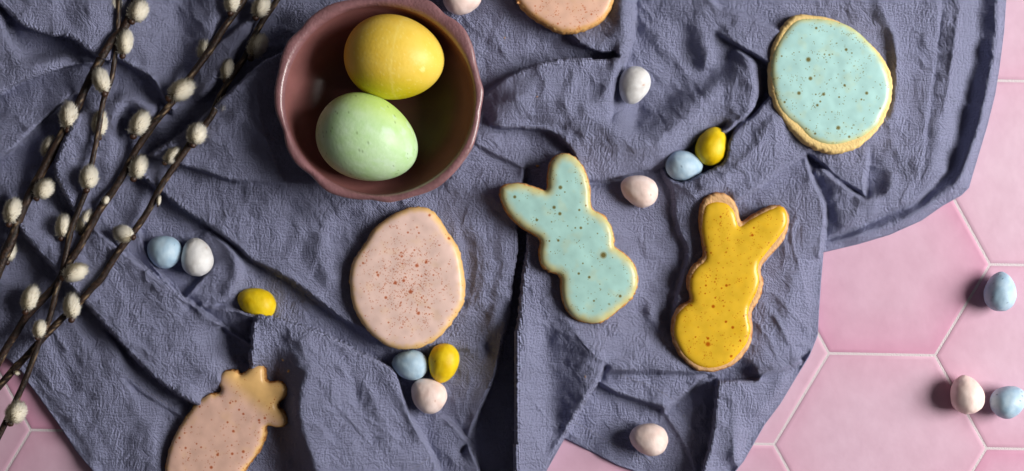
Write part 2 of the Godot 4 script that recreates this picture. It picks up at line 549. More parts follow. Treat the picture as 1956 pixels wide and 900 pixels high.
func cloth_mesh() -> ArrayMesh:
	var edge := pts_of(EDGE)
	var inside := PackedByteArray()
	inside.resize(NX * NY)
	var xs := PackedFloat32Array()
	for i in NX: xs.append(gx(i))
	for j in NY:
		# crossings of this row with the outline
		var y := gy(j) + 0.013
		var cross := []
		for k in edge.size():
			var a := edge[k]
			var b := edge[(k + 1) % edge.size()]
			if (a.y > y) != (b.y > y): cross.append(a.x + (y - a.y) / (b.y - a.y) * (b.x - a.x))
		cross.sort()
		var on := false
		var c := 0
		for i in NX:
			while c < cross.size() and xs[i] > cross[c]:
				on = not on
				c += 1
			inside[j * NX + i] = 1 if on else 0
	var v := PackedVector3Array()
	var n := PackedVector3Array()
	var uv := PackedVector2Array()
	var col := PackedColorArray()
	var at := PackedInt32Array()
	at.resize(NX * NY)
	at.fill(-1)
	var tone := noise(21, 0.01, 3)
	for j in NY:
		for i in NX:
			var k := j * NX + i
			var p := Vector2(xs[i], gy(j))
			if not inside[k]:
				var near := false
				for dj in range(maxi(j - 1, 0), mini(j + 1, NY - 1) + 1):
					for di in range(maxi(i - 1, 0), mini(i + 1, NX - 1) + 1):
						if inside[dj * NX + di]: near = true
				if not near: continue
				var best := 1e9
				var q := p
				for e in edge.size():
					var c := Geometry2D.get_closest_point_to_segment(p, edge[e], edge[(e + 1) % edge.size()])
					var d := c.distance_squared_to(p)
					if d < best:
						best = d
						q = c
				p = q
			at[k] = v.size()
			var i0 := maxi(i - 1, 0)
			var i1 := mini(i + 1, NX - 1)
			var j0 := maxi(j - 1, 0)
			var j1 := mini(j + 1, NY - 1)
			var sx := (H[j * NX + i1] - H[j * NX + i0]) * 0.001 / ((xs[i1] - xs[i0]) * U)
			var sy := (H[j1 * NX + i] - H[j0 * NX + i]) * 0.001 / ((gy(j1) - gy(j0)) * U)
			v.append(P(p.x, p.y, H[k] * 0.001))
			n.append(Vector3(-sx, 1.0, -sy).normalized())
			uv.append(p / 300.0)
			var t := 1.0 + 0.10 * tone.get_noise_2d(p.x, p.y)
			col.append(Color(t, t, t * 1.0))
	# the edge of an upper layer leans out over the one below
	var fine := H
	H = drape.duplicate()
	blur(1)
	var own := H.duplicate()
	blur(3)
	var mean := H
	H = fine
	for j in range(1, NY - 1):
		for i in range(1, NX - 1):
			var k := j * NX + i
			if at[k] < 0 or not inside[k]: continue
			var t := own[k] - mean[k]
			if absf(t) < 0.35: continue
			var g := Vector2(mean[k + 1] - mean[k - 1], mean[k + NX] - mean[k - NX])
			var steep := smoothstep(0.9, 2.6, g.length() / 2.0)
			if steep <= 0.0: continue
			var push := -g.normalized() * clampf(t / 1.6, -1.0, 1.0) * steep * 5.5
			v[at[k]] += Vector3(push.x, 0, push.y) * U
	var idx := PackedInt32Array()
	for j in NY - 1:
		for i in NX - 1:
			var k := j * NX + i
			var a := at[k]
			var b := at[k + 1]
			var c := at[k + NX]
			var d := at[k + NX + 1]
			if a < 0 or b < 0 or c < 0 or d < 0: continue
			idx.append_array([a, b, d, a, d, c])
	n = smooth_normals(v, idx)
	# the rolled outer side of the border
	var ring := PackedVector2Array()
	for k in edge.size():
		var a := edge[k]
		var b := edge[(k + 1) % edge.size()]
		var steps := maxi(int(a.distance_to(b) / 3.0), 1)
		for s in steps: ring.append(a.lerp(b, float(s) / steps))
	var m := ring.size()
	var first := v.size()
	for k in m:
		var p := ring[k]
		var dir := (ring[(k + 1) % m] - ring[(k - 1 + m) % m]).normalized()
		var out := Vector2(dir.y, -dir.x)
		var h := at_cloth(p.x, p.y)
		for r in [[0.0, 1.0, 0.8], [1.6, 0.6, 0.2], [1.2, 0.0, -0.3]]:
			var q: Vector2 = p + out * float(r[0])
			v.append(P(q.x, q.y, maxf(h * float(r[1]), 0.0002)))
			n.append(Vector3(out.x, r[2], out.y).normalized())
			uv.append(q / 300.0 + Vector2(0.0, h * (1.0 - float(r[1])) / U / 300.0))
			col.append(Color.WHITE)
	for k in m:
		var a := first + k * 3
		var b := first + ((k + 1) % m) * 3
		for r in 2:
			idx.append_array([a + r, b + r + 1, b + r, a + r, a + r + 1, b + r + 1])
	return mesh_of(v, n, uv, col, idx)

func cloth_material() -> StandardMaterial3D:
	var size := 512
	var n1 := noise(31, 0.09, 2)
	var im := n1.get_seamless_image(size, size)
	var n2 := noise(32, 0.13, 1).get_seamless_image(size, size)
	var bump := Image.create_empty(size, size, false, Image.FORMAT_RGB8)
	var r := RandomNumberGenerator.new()
	r.seed = 5
	var warp := PackedFloat32Array()
	var weft := PackedFloat32Array()
	for k in 128:
		warp.append(r.randf_range(0.6, 1.0))
		weft.append(r.randf_range(0.6, 1.0))
	for y in size:
		for x in size:
			var fx := absf(sin(PI * x / 4.0)) * warp[(x >> 2) & 127]
			var fy := absf(sin(PI * y / 4.0)) * weft[(y >> 2) & 127]
			var over := ((x >> 2) + (y >> 2)) & 1
			var h := 0.30 * (fx if over else fy) + 0.38 * im.get_pixel(x, y).r + 0.32 * n2.get_pixel(x, y).r
			bump.set_pixel(x, y, Color(h, h, h))
	bump.bump_map_to_normal_map(9.0)
	var m := painted(0.95, 0.3)
	m.albedo_color = Color(0.605, 0.62, 0.75)
	m.normal_enabled = true
	m.normal_texture = ImageTexture.create_from_image(bump)
	m.normal_scale = 2.3
	m.rim_enabled = true
	m.rim = 0.25
	m.rim_tint = 0.5
	return m

# ---------------------------------------------------------------- biscuits
func edge_distance(p: Vector2, o: PackedVector2Array) -> float:
	var best := 1e9
	var n := o.size()
	for k in n:
		var d := Geometry2D.get_closest_point_to_segment(p, o[k], o[(k + 1) % n]).distance_squared_to(p)
		if d < best: best = d
	return sqrt(best)

# A slab with this outline (units about its own centre): top(d, p) and tint(d, p) of the distance from the edge, and a side down to "under".
func slab(o: PackedVector2Array, cell: float, k: float, top: Callable, tint: Callable, under: float, uv_box: Rect2, flare := 0.0) -> ArrayMesh:
	if Geometry2D.is_polygon_clockwise(o): o.reverse()
	var lo := o[0]
	var hi := o[0]
	for p in o:
		lo = lo.min(p)
		hi = hi.max(p)
	lo -= Vector2.ONE * cell * 1.5
	var nx := int((hi.x - lo.x) / cell) + 3
	var ny := int((hi.y - lo.y) / cell) + 3
	var ins := PackedByteArray()
	ins.resize(nx * ny)
	var far := PackedFloat32Array()
	far.resize(nx * ny)
	for j in ny:
		for i in nx:
			var a := 1 if Geometry2D.is_point_in_polygon(lo + Vector2(i, j) * cell, o) else 0
			ins[j * nx + i] = a
			far[j * nx + i] = 999.0 if a else 0.0
	for j in range(1, ny - 1):
		for i in range(1, nx - 1):
			var q := j * nx + i
			far[q] = minf(far[q], minf(far[q - 1], far[q - nx]) + cell)
	for j in range(ny - 2, 0, -1):
		for i in range(nx - 2, 0, -1):
			var q := j * nx + i
			far[q] = minf(far[q], minf(far[q + 1], far[q + nx]) + cell)
	var v := PackedVector3Array()
	var uv := PackedVector2Array()
	var col := PackedColorArray()
	var at := PackedInt32Array()
	at.resize(nx * ny)
	at.fill(-1)
	for j in ny:
		for i in nx:
			var q := j * nx + i
			var p := lo + Vector2(i, j) * cell
			var d := far[q]
			if not ins[q]:
				var near := false
				for dj in range(maxi(j - 1, 0), mini(j + 1, ny - 1) + 1):
					for di in range(maxi(i - 1, 0), mini(i + 1, nx - 1) + 1):
						if ins[dj * nx + di]: near = true
				if not near: continue
				var best := 1e9
				var c := p
				for e in o.size():
					var g := Geometry2D.get_closest_point_to_segment(p, o[e], o[(e + 1) % o.size()])
					if g.distance_squared_to(p) < best:
						best = g.distance_squared_to(p)
						c = g
				p = c
				d = 0.0
			elif d < 40.0:
				d = edge_distance(p, o)
			at[q] = v.size()
			v.append(Vector3(p.x * k, top.call(d, p), p.y * k))
			uv.append((p - uv_box.position) / uv_box.size)
			col.append(tint.call(d, p))
	var idx := PackedInt32Array()
	for j in ny - 1:
		for i in nx - 1:
			var q := j * nx + i
			if at[q] < 0 or at[q + 1] < 0 or at[q + nx] < 0 or at[q + nx + 1] < 0: continue
			idx.append_array([at[q], at[q + 1], at[q + nx + 1], at[q], at[q + nx + 1], at[q + nx]])
	var n := smooth_normals(v, idx)
	# side
	var first := v.size()
	var m := o.size()
	for e in m:
		var p := o[e]
		var dir := (o[(e + 1) % m] - o[(e - 1 + m) % m]).normalized()
		var out := Vector2(dir.y, -dir.x)
		if Geometry2D.is_point_in_polygon(p + out * 1.5, o): out = -out
		var t: float = top.call(0.0, p)
		var c: Color = tint.call(0.0, p)
		for r in [0.0, 0.35, 0.75, 1.0]:
			var g: Vector2 = p + out * (flare * sin(r * PI * 0.75) + rng.randf_range(-0.3, 0.3) * (1.0 if r > 0.0 and flare > 0.0 else 0.0))
			v.append(Vector3(g.x * k, lerpf(t, under, r), g.y * k))
			n.append(Vector3(out.x, 0.5 - r, out.y).normalized())
			uv.append((p - uv_box.position) / uv_box.size)
			col.append(c)
	var flip := 1 if Geometry2D.is_polygon_clockwise(o) else 0
	for e in m:
		var a := first + e * 4
		var b := first + ((e + 1) % m) * 4
		for r in 3:
			if flip: idx.append_array([a + r, b + r, b + r + 1, a + r, b + r + 1, a + r + 1])
			else: idx.append_array([a + r, b + r + 1, b + r, a + r, a + r + 1, b + r + 1])
	return mesh_of(v, n, uv, col, idx)

func speckles(w: float, h: float, sd: int, count: int, tone: Color, bigs: Array, spread := Vector3(0.5, 0.5, 9.0)) -> ImageTexture:
	# ground spice in the icing: a white sheet with brown flecks, two texels per unit
	var im := Image.create_empty(int(w * 2.0), int(h * 2.0), false, Image.FORMAT_RGB8)
	im.fill(Color.WHITE)
	var r := RandomNumberGenerator.new()
	r.seed = sd
	var dots := []
	for k in count:
		var p := Vector2(r.randf() * w, r.randf() * h)
		if spread.z < 5.0: p = Vector2(r.randfn(spread.x, spread.z), r.randfn(spread.y, spread.z)) * Vector2(w, h)
		var s := 0.55 + 0.6 * r.randf() + (0.8 if r.randf() < 0.12 else 0.0)
		dots.append([p, s, r.randf_range(0.15, 0.75)])
		if r.randf() < 0.22:
			for c in r.randi_range(2, 5): dots.append([p + Vector2(r.randfn(0, 4.0), r.randfn(0, 4.0)), 0.45 + 0.4 * r.randf(), r.randf_range(0.3, 0.8)])
	for b in bigs:
		dots.append([Vector2(b[0], b[1]), b[2] * 0.8, 0.75])
		dots.append([Vector2(b[0], b[1]), b[2] * 1.25, 0.35])
	for d in dots:
		var c: Vector2 = d[0] * 2.0
		var rad: float = d[1] * 2.0
		for y in range(int(c.y - rad - 1), int(c.y + rad + 2)):
			for x in range(int(c.x - rad - 1), int(c.x + rad + 2)):
				if x < 0 or y < 0 or x >= im.get_width() or y >= im.get_height(): continue
				var a: float = clampf((rad + 1.0 - Vector2(x, y).distance_to(c)) / 2.0, 0.0, 1.0) * d[2]
				if a > 0.0: im.set_pixel(x, y, im.get_pixel(x, y).lerp(tone, a))
	return ImageTexture.create_from_image(im)

func lin(r: float, g: float, b: float) -> Color: return Color(r / 255.0, g / 255.0, b / 255.0).srgb_to_linear()

# opt: outline, icing (outline), at (centre), h (under side, mm), thick, ice, rim, spec, bigs, tilt
func biscuit(called: String, label: String, o: Dictionary) -> void:
	var c: Vector2 = o.at
	var h0: float = o.h * TALL * 0.001 + 0.0004
	var thick: float = o.get("thick", 7.5) * 0.001
	var k := U * (EYE - h0 - thick) / EYE
	var t := thing(called, label, "cookie", P(c.x, c.y, h0 + thick) - Vector3(0, thick, 0), "iced spring biscuits")
	if o.has("tilt"): t.basis = Basis(Vector3(0, 0, 1), deg_to_rad(o.tilt.x)) * Basis(Vector3(1, 0, 0), deg_to_rad(o.tilt.y))
	var sh: PackedVector2Array = catmull(o.outline, true, 5)
	var rag := noise(o.seed, 0.16, 2)
	var lump := noise(o.seed + 1, 0.05, 3)
	for i in sh.size():
		var p := sh[i] - c
		sh[i] = p + p.normalized() * rag.get_noise_2d(p.x, p.y) * 2.2
	var baked: Color = o.get("baked", lin(232, 188, 122))
	var brown: Color = o.get("brown", lin(168, 104, 50))
	var R := 9.0
	var crumb := noise(o.seed + 2, 0.30, 2)
	var bm := slab(sh, 2.5, k, func(d: float, p: Vector2) -> float:
		var e := 1.0 - minf(d / R, 1.0)
		return thick - (R * U) * 0.8 * (1.0 - sqrt(maxf(1.0 - e * e, 0.0))) + 0.00024 * crumb.get_noise_2d(p.x, p.y),
		func(d: float, p: Vector2) -> Color:
			var f: float = smoothstep(4.0, 0.0, d + 3.5 * rag.get_noise_2d(p.x * 0.5, p.y * 0.5)) * o.get("toast", 0.6)
			return baked.lerp(brown, clampf(f + 0.22 * crumb.get_noise_2d(p.x * 0.6, p.y * 0.6), 0.0, 1.0)),
		0.0, Rect2(0, 0, 1, 1), 1.2)
	part("biscuit_base", bm, bis_mat, t)
	var ic: PackedVector2Array = catmull(o.icing, true, 5)
	var lo := Vector2(1e9, 1e9)
	var hi := -lo
	for i in ic.size():
		ic[i] -= c
		lo = lo.min(ic[i])
		hi = hi.max(ic[i])
	lo -= Vector2(4, 4)
	hi += Vector2(4, 4)
	var box := Rect2(lo, hi - lo)
	var ice: Color = o.ice
	var rim: Color = o.rim
	var rw: float = o.get("rim_width", 9.0)
	var deep: float = o.get("deep", 1.3) * 0.001
	var wave := noise(o.seed + 3, 0.018, 2)
	var thin: Callable = o.get("thin", func(_p: Vector2) -> float: return 0.0)
	var im := slab(ic, 2.5, k, func(d: float, p: Vector2) -> float:
		return thick - 0.0011 * exp(-d / 3.0) + deep * (1.0 - exp(-d / 7.0)) + 0.0002 * wave.get_noise_2d(p.x, p.y),
		func(d: float, p: Vector2) -> Color:
			var f: float = smoothstep(rw, 0.0, d + 4.0 * lump.get_noise_2d(p.x, p.y))
			f = maxf(f, thin.call(p + c))
			var g := 1.0 + 0.13 * lump.get_noise_2d(p.x * 0.6 + 90.0, p.y * 0.6)
			f = maxf(f, 0.18 * smoothstep(0.15, 0.6, lump.get_noise_2d(p.x * 0.45, p.y * 0.45 + 300.0)))
			var w := ice.lerp(rim, clampf(f, 0.0, 1.0))
			return Color(w.r * g, w.g * g, w.b * g),
		thick - 0.0022, box)
	var m := painted(o.get("rough", 0.36), 0.42)
	var bigs := []
	for b in o.get("bigs", []): bigs.append([b[0] - c.x - lo.x, b[1] - c.y - lo.y, b[2]])
	m.albedo_texture = speckles(box.size.x, box.size.y, o.seed + 4, o.flecks, o.fleck, bigs, o.get("spread", Vector3(0.5, 0.5, 9.0)))
	part("icing", im, m, t)

var bis_mat: StandardMaterial3D

# ---------------------------------------------------------------- eggs
func egg_mesh(a: float, b: float, taper: float, rings: int, seg: int, tint: Callable, lump := 0.0, sd := 1) -> ArrayMesh:
	# long axis along x, the narrow end at +x
	var v := PackedVector3Array()
	var col := PackedColorArray()
	var idx := PackedInt32Array()
	var nz := noise(sd, 1.6, 2)
	for i in rings + 1:
		var th := PI * i / rings
		var x := cos(th)
		var r := sin(th) * (1.0 - taper * x)
		for j in seg + 1:
			var ph := TAU * j / seg
			var u := Vector3(x, r * cos(ph), r * sin(ph))
			var s := 1.0 + lump * nz.get_noise_3d(u.x, u.y, u.z)
			v.append(Vector3(u.x * a, u.y * b, u.z * b) * s)
			col.append(tint.call(u))
	for i in rings:
		for j in seg:
			var p := i * (seg + 1) + j
			idx.append_array([p, p + 1, p + seg + 1, p + 1, p + seg + 2, p + seg + 1])
	var n := smooth_normals(v, idx)
	for i in rings + 1:          # join the seam
		var p := i * (seg + 1)
		var s := (n[p] + n[p + seg]).normalized()
		n[p] = s
		n[p + seg] = s
	for j in seg + 1:
		n[j] = Vector3(1, 0, 0)
		n[rings * (seg + 1) + j] = Vector3(-1, 0, 0)
	return mesh_of(v, n, PackedVector2Array(), col, idx)

var sugar_mats := {}

func sugar_egg(kind: String, label: String, x: float, y: float, a: float, b: float, turn: float, lift := 0.0, on_tile := false, pitch := 0.0) -> void:
	var s: Array = {"white": [lin(232, 232, 232), lin(205, 203, 200), lin(196, 140, 110)], "blue": [lin(186, 210, 226), lin(160, 190, 212), lin(100, 120, 136)],
		"pink": [lin(246, 226, 218), lin(232, 206, 196), lin(204, 168, 152)], "yellow": [lin(240, 208, 36), lin(222, 184, 10), lin(170, 130, 20)]}[kind]
	var sd := int(x * 7 + y)
	var n1 := noise(sd, 1.3, 3)
	var n2 := noise(sd + 1, 7.0, 2)
	var speck := 0.62 if on_tile and kind == "blue" else 0.74
	var h := 0.0 if on_tile else at_cloth(x, y) - 0.0006
	var k := U * (EYE - h - b * U) / EYE
	var m := egg_mesh(a * k, b * k, 0.16, 40, 56, func(u: Vector3) -> Color:
		var f := clampf(0.45 + 1.1 * n1.get_noise_3d(u.x, u.y, u.z), 0.0, 1.0)
		var c: Color = s[0].lerp(s[1], f)
		return c.lerp(s[2], smoothstep(speck, speck + 0.1, n2.get_noise_3d(u.x * 1.6, u.y * 1.6, u.z * 1.6) + 0.18 * n1.get_noise_3d(u.z, u.x, u.y))), 0.026, sd)
	var o := MeshInstance3D.new()
	o.name = numbered("sugar_egg")
	o.mesh = m
	o.material_override = egg_mat
	var ph := deg_to_rad(turn)
	o.basis = Basis(Vector3.UP, -ph) * Basis(Vector3(0, 0, 1), deg_to_rad(pitch))
	o.position = P(x, y, h + b * k + lift * 0.001)
	add_child(o)
	tag(o, label, "candy egg", kind + " sugared almond eggs")

var egg_mat: StandardMaterial3D

# ---------------------------------------------------------------- willow
var catkins := []
var bud_mesh: ArrayMesh
var fluff_mat: StandardMaterial3D
var bark_mat: StandardMaterial3D
var scale_mat: StandardMaterial3D

func catkin_mesh(sd: int) -> ArrayMesh:
	# a soft oval one unit long on each side of the middle, along x, under a coat of silky hairs
	var r := RandomNumberGenerator.new()
	r.seed = sd
	var v := PackedVector3Array()
	var n := PackedVector3Array()
	var col := PackedColorArray()
	var idx := PackedInt32Array()
	var nz := noise(sd, 1.5, 2)
	var rad := 0.74
	for i in 13:
		var th := PI * i / 12.0
		for j in 17:
			var ph := TAU * j / 16.0
			var u := Vector3(cos(th), sin(th) * cos(ph), sin(th) * sin(ph))
			v.append(Vector3(u.x * 0.74, u.y * rad * 0.72, u.z * rad * 0.72))
			n.append(Vector3(u.x, u.y, u.z))
			var g := 0.75 + 0.35 * nz.get_noise_3d(u.x, u.y, u.z)
			var c := lin(228, 219, 196).lerp(lin(176, 160, 130), smoothstep(0.2, -0.9, u.x))
			col.append(Color(c.r * g, c.g * g, c.b * g))
	for i in 12:
		for j in 16:
			var p := i * 17 + j
			idx.append_array([p, p + 1, p + 17, p + 1, p + 18, p + 17])
	for k in 2600:
		var u := Vector3(r.randfn(), r.randfn(), r.randfn()).normalized()
		var root := Vector3(u.x * 0.70, u.y * rad * 0.68, u.z * rad * 0.68)
		var clump := nz.get_noise_3d(u.x * 2.0, u.y * 2.0, u.z * 2.0)
		var dir := (u + Vector3(0.75 + 0.4 * clump, 0, 0) + Vector3(r.randfn(), r.randfn(), r.randfn()) * 0.20).normalized()
		var ln := (r.randf_range(0.24, 0.42) if k % 9 else r.randf_range(0.38, 0.54)) * (1.0 + 0.25 * clump)
		var side := (dir.cross(u) + Vector3(r.randfn(), r.randfn(), r.randfn()) * 0.2).normalized() * 0.020
		var p := v.size()
		v.append(root - side)
		v.append(root + side)
		v.append(root + dir * ln * 0.6 + side * 0.7 + Vector3(0, 0, 0))
		v.append(root + dir * ln + Vector3(0.05, 0, 0))
		var c0 := lin(236, 230, 212)
		var c1 := lin(255, 254, 249).lerp(lin(249, 245, 232), r.randf())
		for q in 4:
			n.append((u + dir * 0.4).normalized())
			col.append(c0 if q < 2 else c1)
		if (v[p + 2] - v[p]).cross(v[p + 1] - v[p]).dot(u) > 0.0: idx.append_array([p, p + 1, p + 2, p, p + 2, p + 3])
		else: idx.append_array([p, p + 2, p + 1, p, p + 3, p + 2])
	return mesh_of(v, n, PackedVector2Array(), col, idx)

func twig(label: String, path: String, h: float, r0: float, r1: float, sd: int, buds: Array) -> void:
	var raw := pts_of(path)
	var p2 := catmull(raw, false, 6)
	var mid := P(raw[raw.size() / 2].x, raw[raw.size() / 2].y, h * 0.001)
	var t := thing("willow_twig", label, "twig", mid, "pussy willow twigs")
	var nz := noise(sd, 0.02, 3)
	var knot := noise(sd + 1, 0.011, 1)
	var v := PackedVector3Array()
	var n := PackedVector3Array()
	var col := PackedColorArray()
	var idx := PackedInt32Array()
	var seg := 14
	var fine := noise(sd + 2, 0.35, 2)
	var c := p2.size()
	# the twig lies on the folds it crosses
	var lie := PackedFloat32Array()
	for i in c: lie.append(maxf(h * 0.001, at_cloth(p2[i].x, p2[i].y) + r1 * U * 0.9))
	for turn in 3:
		var was := lie.duplicate()
		for i in c:
			var s := 0.0
			for q in range(-7, 8): s += was[clampi(i + q, 0, c - 1)]
			lie[i] = maxf(s / 15.0, maxf(h * 0.001, at_cloth(p2[i].x, p2[i].y) + r1 * U * 0.8))
	for i in c:
		var f := float(i) / (c - 1)
		var hh := lie[i] + 0.0006 * nz.get_noise_1d(i * 3.0)
		var a := P(p2[i].x, p2[i].y, hh)
		var d2 := (p2[mini(i + 1, c - 1)] - p2[maxi(i - 1, 0)]).normalized()
		var dir := Vector3(d2.x, 0, d2.y)
		var right := dir.cross(Vector3.UP)
		var rr := lerpf(r0, r1, f) * U * (1.0 + 0.10 * nz.get_noise_1d(i * 9.0 + 50.0))
		for b in buds:
			rr *= 1.0 + 0.13 * exp(-pow(p2[i].distance_to(Vector2(b[0], b[1])) / 13.0, 2.0) * 0.5)
		for j in seg + 1:
			var ph := TAU * j / seg
			var u := right * cos(ph) + Vector3.UP * sin(ph)
			var bump := 1.0 + 0.05 * fine.get_noise_2d(p2[i].y, j % seg * 3.0)
			v.append(a + u * rr * bump - mid)
			n.append(u)
			var g := clampf(0.5 + 1.2 * fine.get_noise_2d(p2[i].y * 0.6 + 40.0, cos(ph) * 5.0), 0.0, 1.0)
			var w := lin(33, 26, 23).lerp(lin(70, 51, 40), g * g)
			if fine.get_noise_2d(p2[i].y * 1.7, j % seg * 6.0 + 200.0) > 0.52: w = lin(140, 118, 92)
			col.append(w)
	for i in c - 1:
		for j in seg:
			var q := i * (seg + 1) + j
			idx.append_array([q, q + 1, q + seg + 1, q + 1, q + seg + 2, q + seg + 1])
	part("stem", mesh_of(v, n, PackedVector2Array(), col, idx), bark_mat, t)
	for b in buds:
		# x, y, half length, half width, direction in degrees, lift, behind?
		var o := part("catkin", catkins[rng.randi() % catkins.size()], fluff_mat, t)
		var near := 0
		for i in c:
			if p2[i].distance_to(Vector2(b[0], b[1])) < p2[near].distance_to(Vector2(b[0], b[1])): near = i
		var hh: float = lie[near] + b[5] * 0.001
		var k := U * (EYE - hh) / EYE
		o.basis = Basis(Vector3.UP, -deg_to_rad(b[4])) * Basis(Vector3(1, 0, 0), rng.randf() * TAU) * Basis.from_scale(Vector3(b[2] * k * 1.16, b[3] * k * 1.27, b[3] * k * 1.27))
		o.position = P(b[0], b[1], hh) - mid
		var s := part("bud_scale", bud_mesh, scale_mat, o)
		s.position = Vector3(-0.88, 0, 0)
		s.scale = Vector3(0.30, 0.36, 0.36)

# ---------------------------------------------------------------- the scene
func _ready() -> void:
	rng.seed = 20
	var cam := Camera3D.new()
	cam.name = "camera"
	cam.position = Vector3(0, EYE, 0)
	cam.rotation = Vector3(-PI / 2, 0, 0)
	cam.fov = rad_to_deg(2.0 * atan(450.0 * U / EYE))
	cam.near = 0.05
	cam.far = 20.0
	add_child(cam)
	cam.current = true

	var we := WorldEnvironment.new()
	we.name = "environment"
	var env := Environment.new()
	env.background_mode = Environment.BG_COLOR
	env.background_color = Color(0.050, 0.045, 0.048).linear_to_srgb()      # the unlit room
	env.tonemap_mode = Environment.TONE_MAPPER_LINEAR
	env.tonemap_exposure = 1.0
	env.sdfgi_enabled = true
	env.ssao_enabled = true
	env.ssil_enabled = true
	we.environment = env
	add_child(we)

	var win := AreaLight3D.new()        # the window to the right of the table
	win.name = "window_light"
	win.area_size = Vector2(0.85, 0.85)
	win.light_energy = 4.3
	win.light_color = Color(1.0, 0.985, 0.97)
	win.area_range = 6.0
	win.shadow_enabled = true
	add_child(win)
	win.look_at_from_position(Vector3(1.35, 0.95, -0.07), Vector3(0.0, 0.0, 0.0))

	tiles()
	lay_cloth()
	bowl_and_eggs()
	biscuits()
	sugar_eggs()
	willow()
	crumbs()

func tiles() -> void:
	var root := Node3D.new()
	root.name = "tabletop"
	add_child(root)
	tag(root, "tabletop of large pink hexagonal tiles with white grout", "", "", "structure")
	var grout := PlaneMesh.new()
	grout.size = Vector2(1.6, 1.2)
	var g := part("grout", grout, grain(mat(Color(0.83, 0.785, 0.80), 0.95, 0.3), 71, 0.05, 3.0, 60.0), root)
	g.position = Vector3(0, -0.0004, 0)
	var m := painted(0.5, 0.4)
	var nt := NoiseTexture2D.new()
	nt.width = 512
	nt.height = 512
	nt.seamless = true
	nt.noise = noise(72, 0.012, 5)
	var ramp := Gradient.new()
	ramp.set_color(0, Color(0.96, 0.945, 0.95))
	ramp.set_color(1, Color(1.0, 1.0, 1.0))
	nt.color_ramp = ramp
	m.albedo_texture = nt
	m.uv1_triplanar = true
	m.uv1_world_triplanar = true
	m.uv1_scale = Vector3.ONE * 9.0
	var nm := NoiseTexture2D.new()
	nm.width = 256
	nm.height = 256
	nm.seamless = true
	nm.as_normal_map = true
	nm.bump_strength = 1.2
	nm.noise = noise(73, 0.06, 4)
	m.normal_enabled = true
	m.normal_texture = nm
	m.normal_scale = 0.1
	# three tones of glaze
	var side := 203.0
	var rot := deg_to_rad(1.1)
	var made := []
	for q in 4:
		var v := PackedVector3Array()
		var col := PackedColorArray()
		var idx := PackedInt32Array()
		var base: Color = [lin(213, 180, 198), lin(211, 173, 193), lin(211, 177, 195), lin(214, 183, 200)][q]
		var rim: Color = [lin(212, 170, 190), lin(210, 155, 181), lin(210, 166, 187), lin(212, 173, 192)][q]
		var nz := noise(80 + q, 1.1, 2)
		# rings: fraction of the corner radius, height
		var rings := [[0.0, 0.0], [0.45, 0.0], [0.80, 0.0], [0.945, -0.00002], [0.983, -0.00012], [0.9885, -0.0006], [0.9885, -0.004]]
		for r in rings:
			for j in 12:
				var an := TAU * j / 12.0
				var f: float = r[0] * (1.0 if j % 2 == 0 else cos(PI / 6.0))
				var u := Vector2.from_angle(an) * f
				v.append(Vector3(u.x * side * U, r[1], u.y * side * U))
				var e := clampf(smoothstep(0.6, 1.0, r[0]) + 0.25 * nz.get_noise_2d(u.x, u.y), 0.0, 1.0)
				col.append(base.lerp(rim, e))
		for r in rings.size() - 1:
			for j in 12:
				var a := r * 12 + j
				var b := r * 12 + (j + 1) % 12
				idx.append_array([a, a + 12, b + 12, a, b + 12, b])
		var fl := PackedVector3Array()
		var n := smooth_normals(v, idx)
		for i in 48: n[i] = Vector3.UP
		made.append(mesh_of(v, n, PackedVector2Array(), col, idx))
	var o := Vector2(1682.0, 853.0)
	var ax := Vector2(1.5 * side, side * sqrt(3.0) / 2.0).rotated(rot)
	var ay := Vector2(0.0, side * sqrt(3.0)).rotated(rot)
	for i in range(-7, 3):
		for j in range(-5, 6):
			var c := o + ax * i + ay * j
			if c.x < -420 or c.x > 2400 or c.y < -420 or c.y > 1350: continue
			var t := part("tile", made[(i * 5 + j * 3 + 700) % 4], m, root)
			t.position = P(c.x, c.y) + Vector3(0, rng.randf_range(-0.0001, 0.0), 0)
			t.rotation.y = -rot + PI / 3.0 * (((i * 2 + j) % 6 + 6) % 6)

var shapes := {}

func scaled(s: String, off: Vector2, sc: float) -> PackedVector2Array:
	var p := pts_of(s)
	for i in p.size(): p[i] = off + p[i] / sc
	return p

func shrink(p: PackedVector2Array, d: float) -> PackedVector2Array:
	# smooth first, so that tight curves stay round; then thin the outline out again
	var r := Geometry2D.offset_polygon(catmull(p, true, 4), -d, Geometry2D.JOIN_ROUND)
	if r.is_empty(): return p
	var out := PackedVector2Array()
	for q in r[0]:
		if out.is_empty() or out[out.size() - 1].distance_to(q) > 5.0: out.append(q)
	if out[0].distance_to(out[out.size() - 1]) < 4.0: out.remove_at(out.size() - 1)
	return out

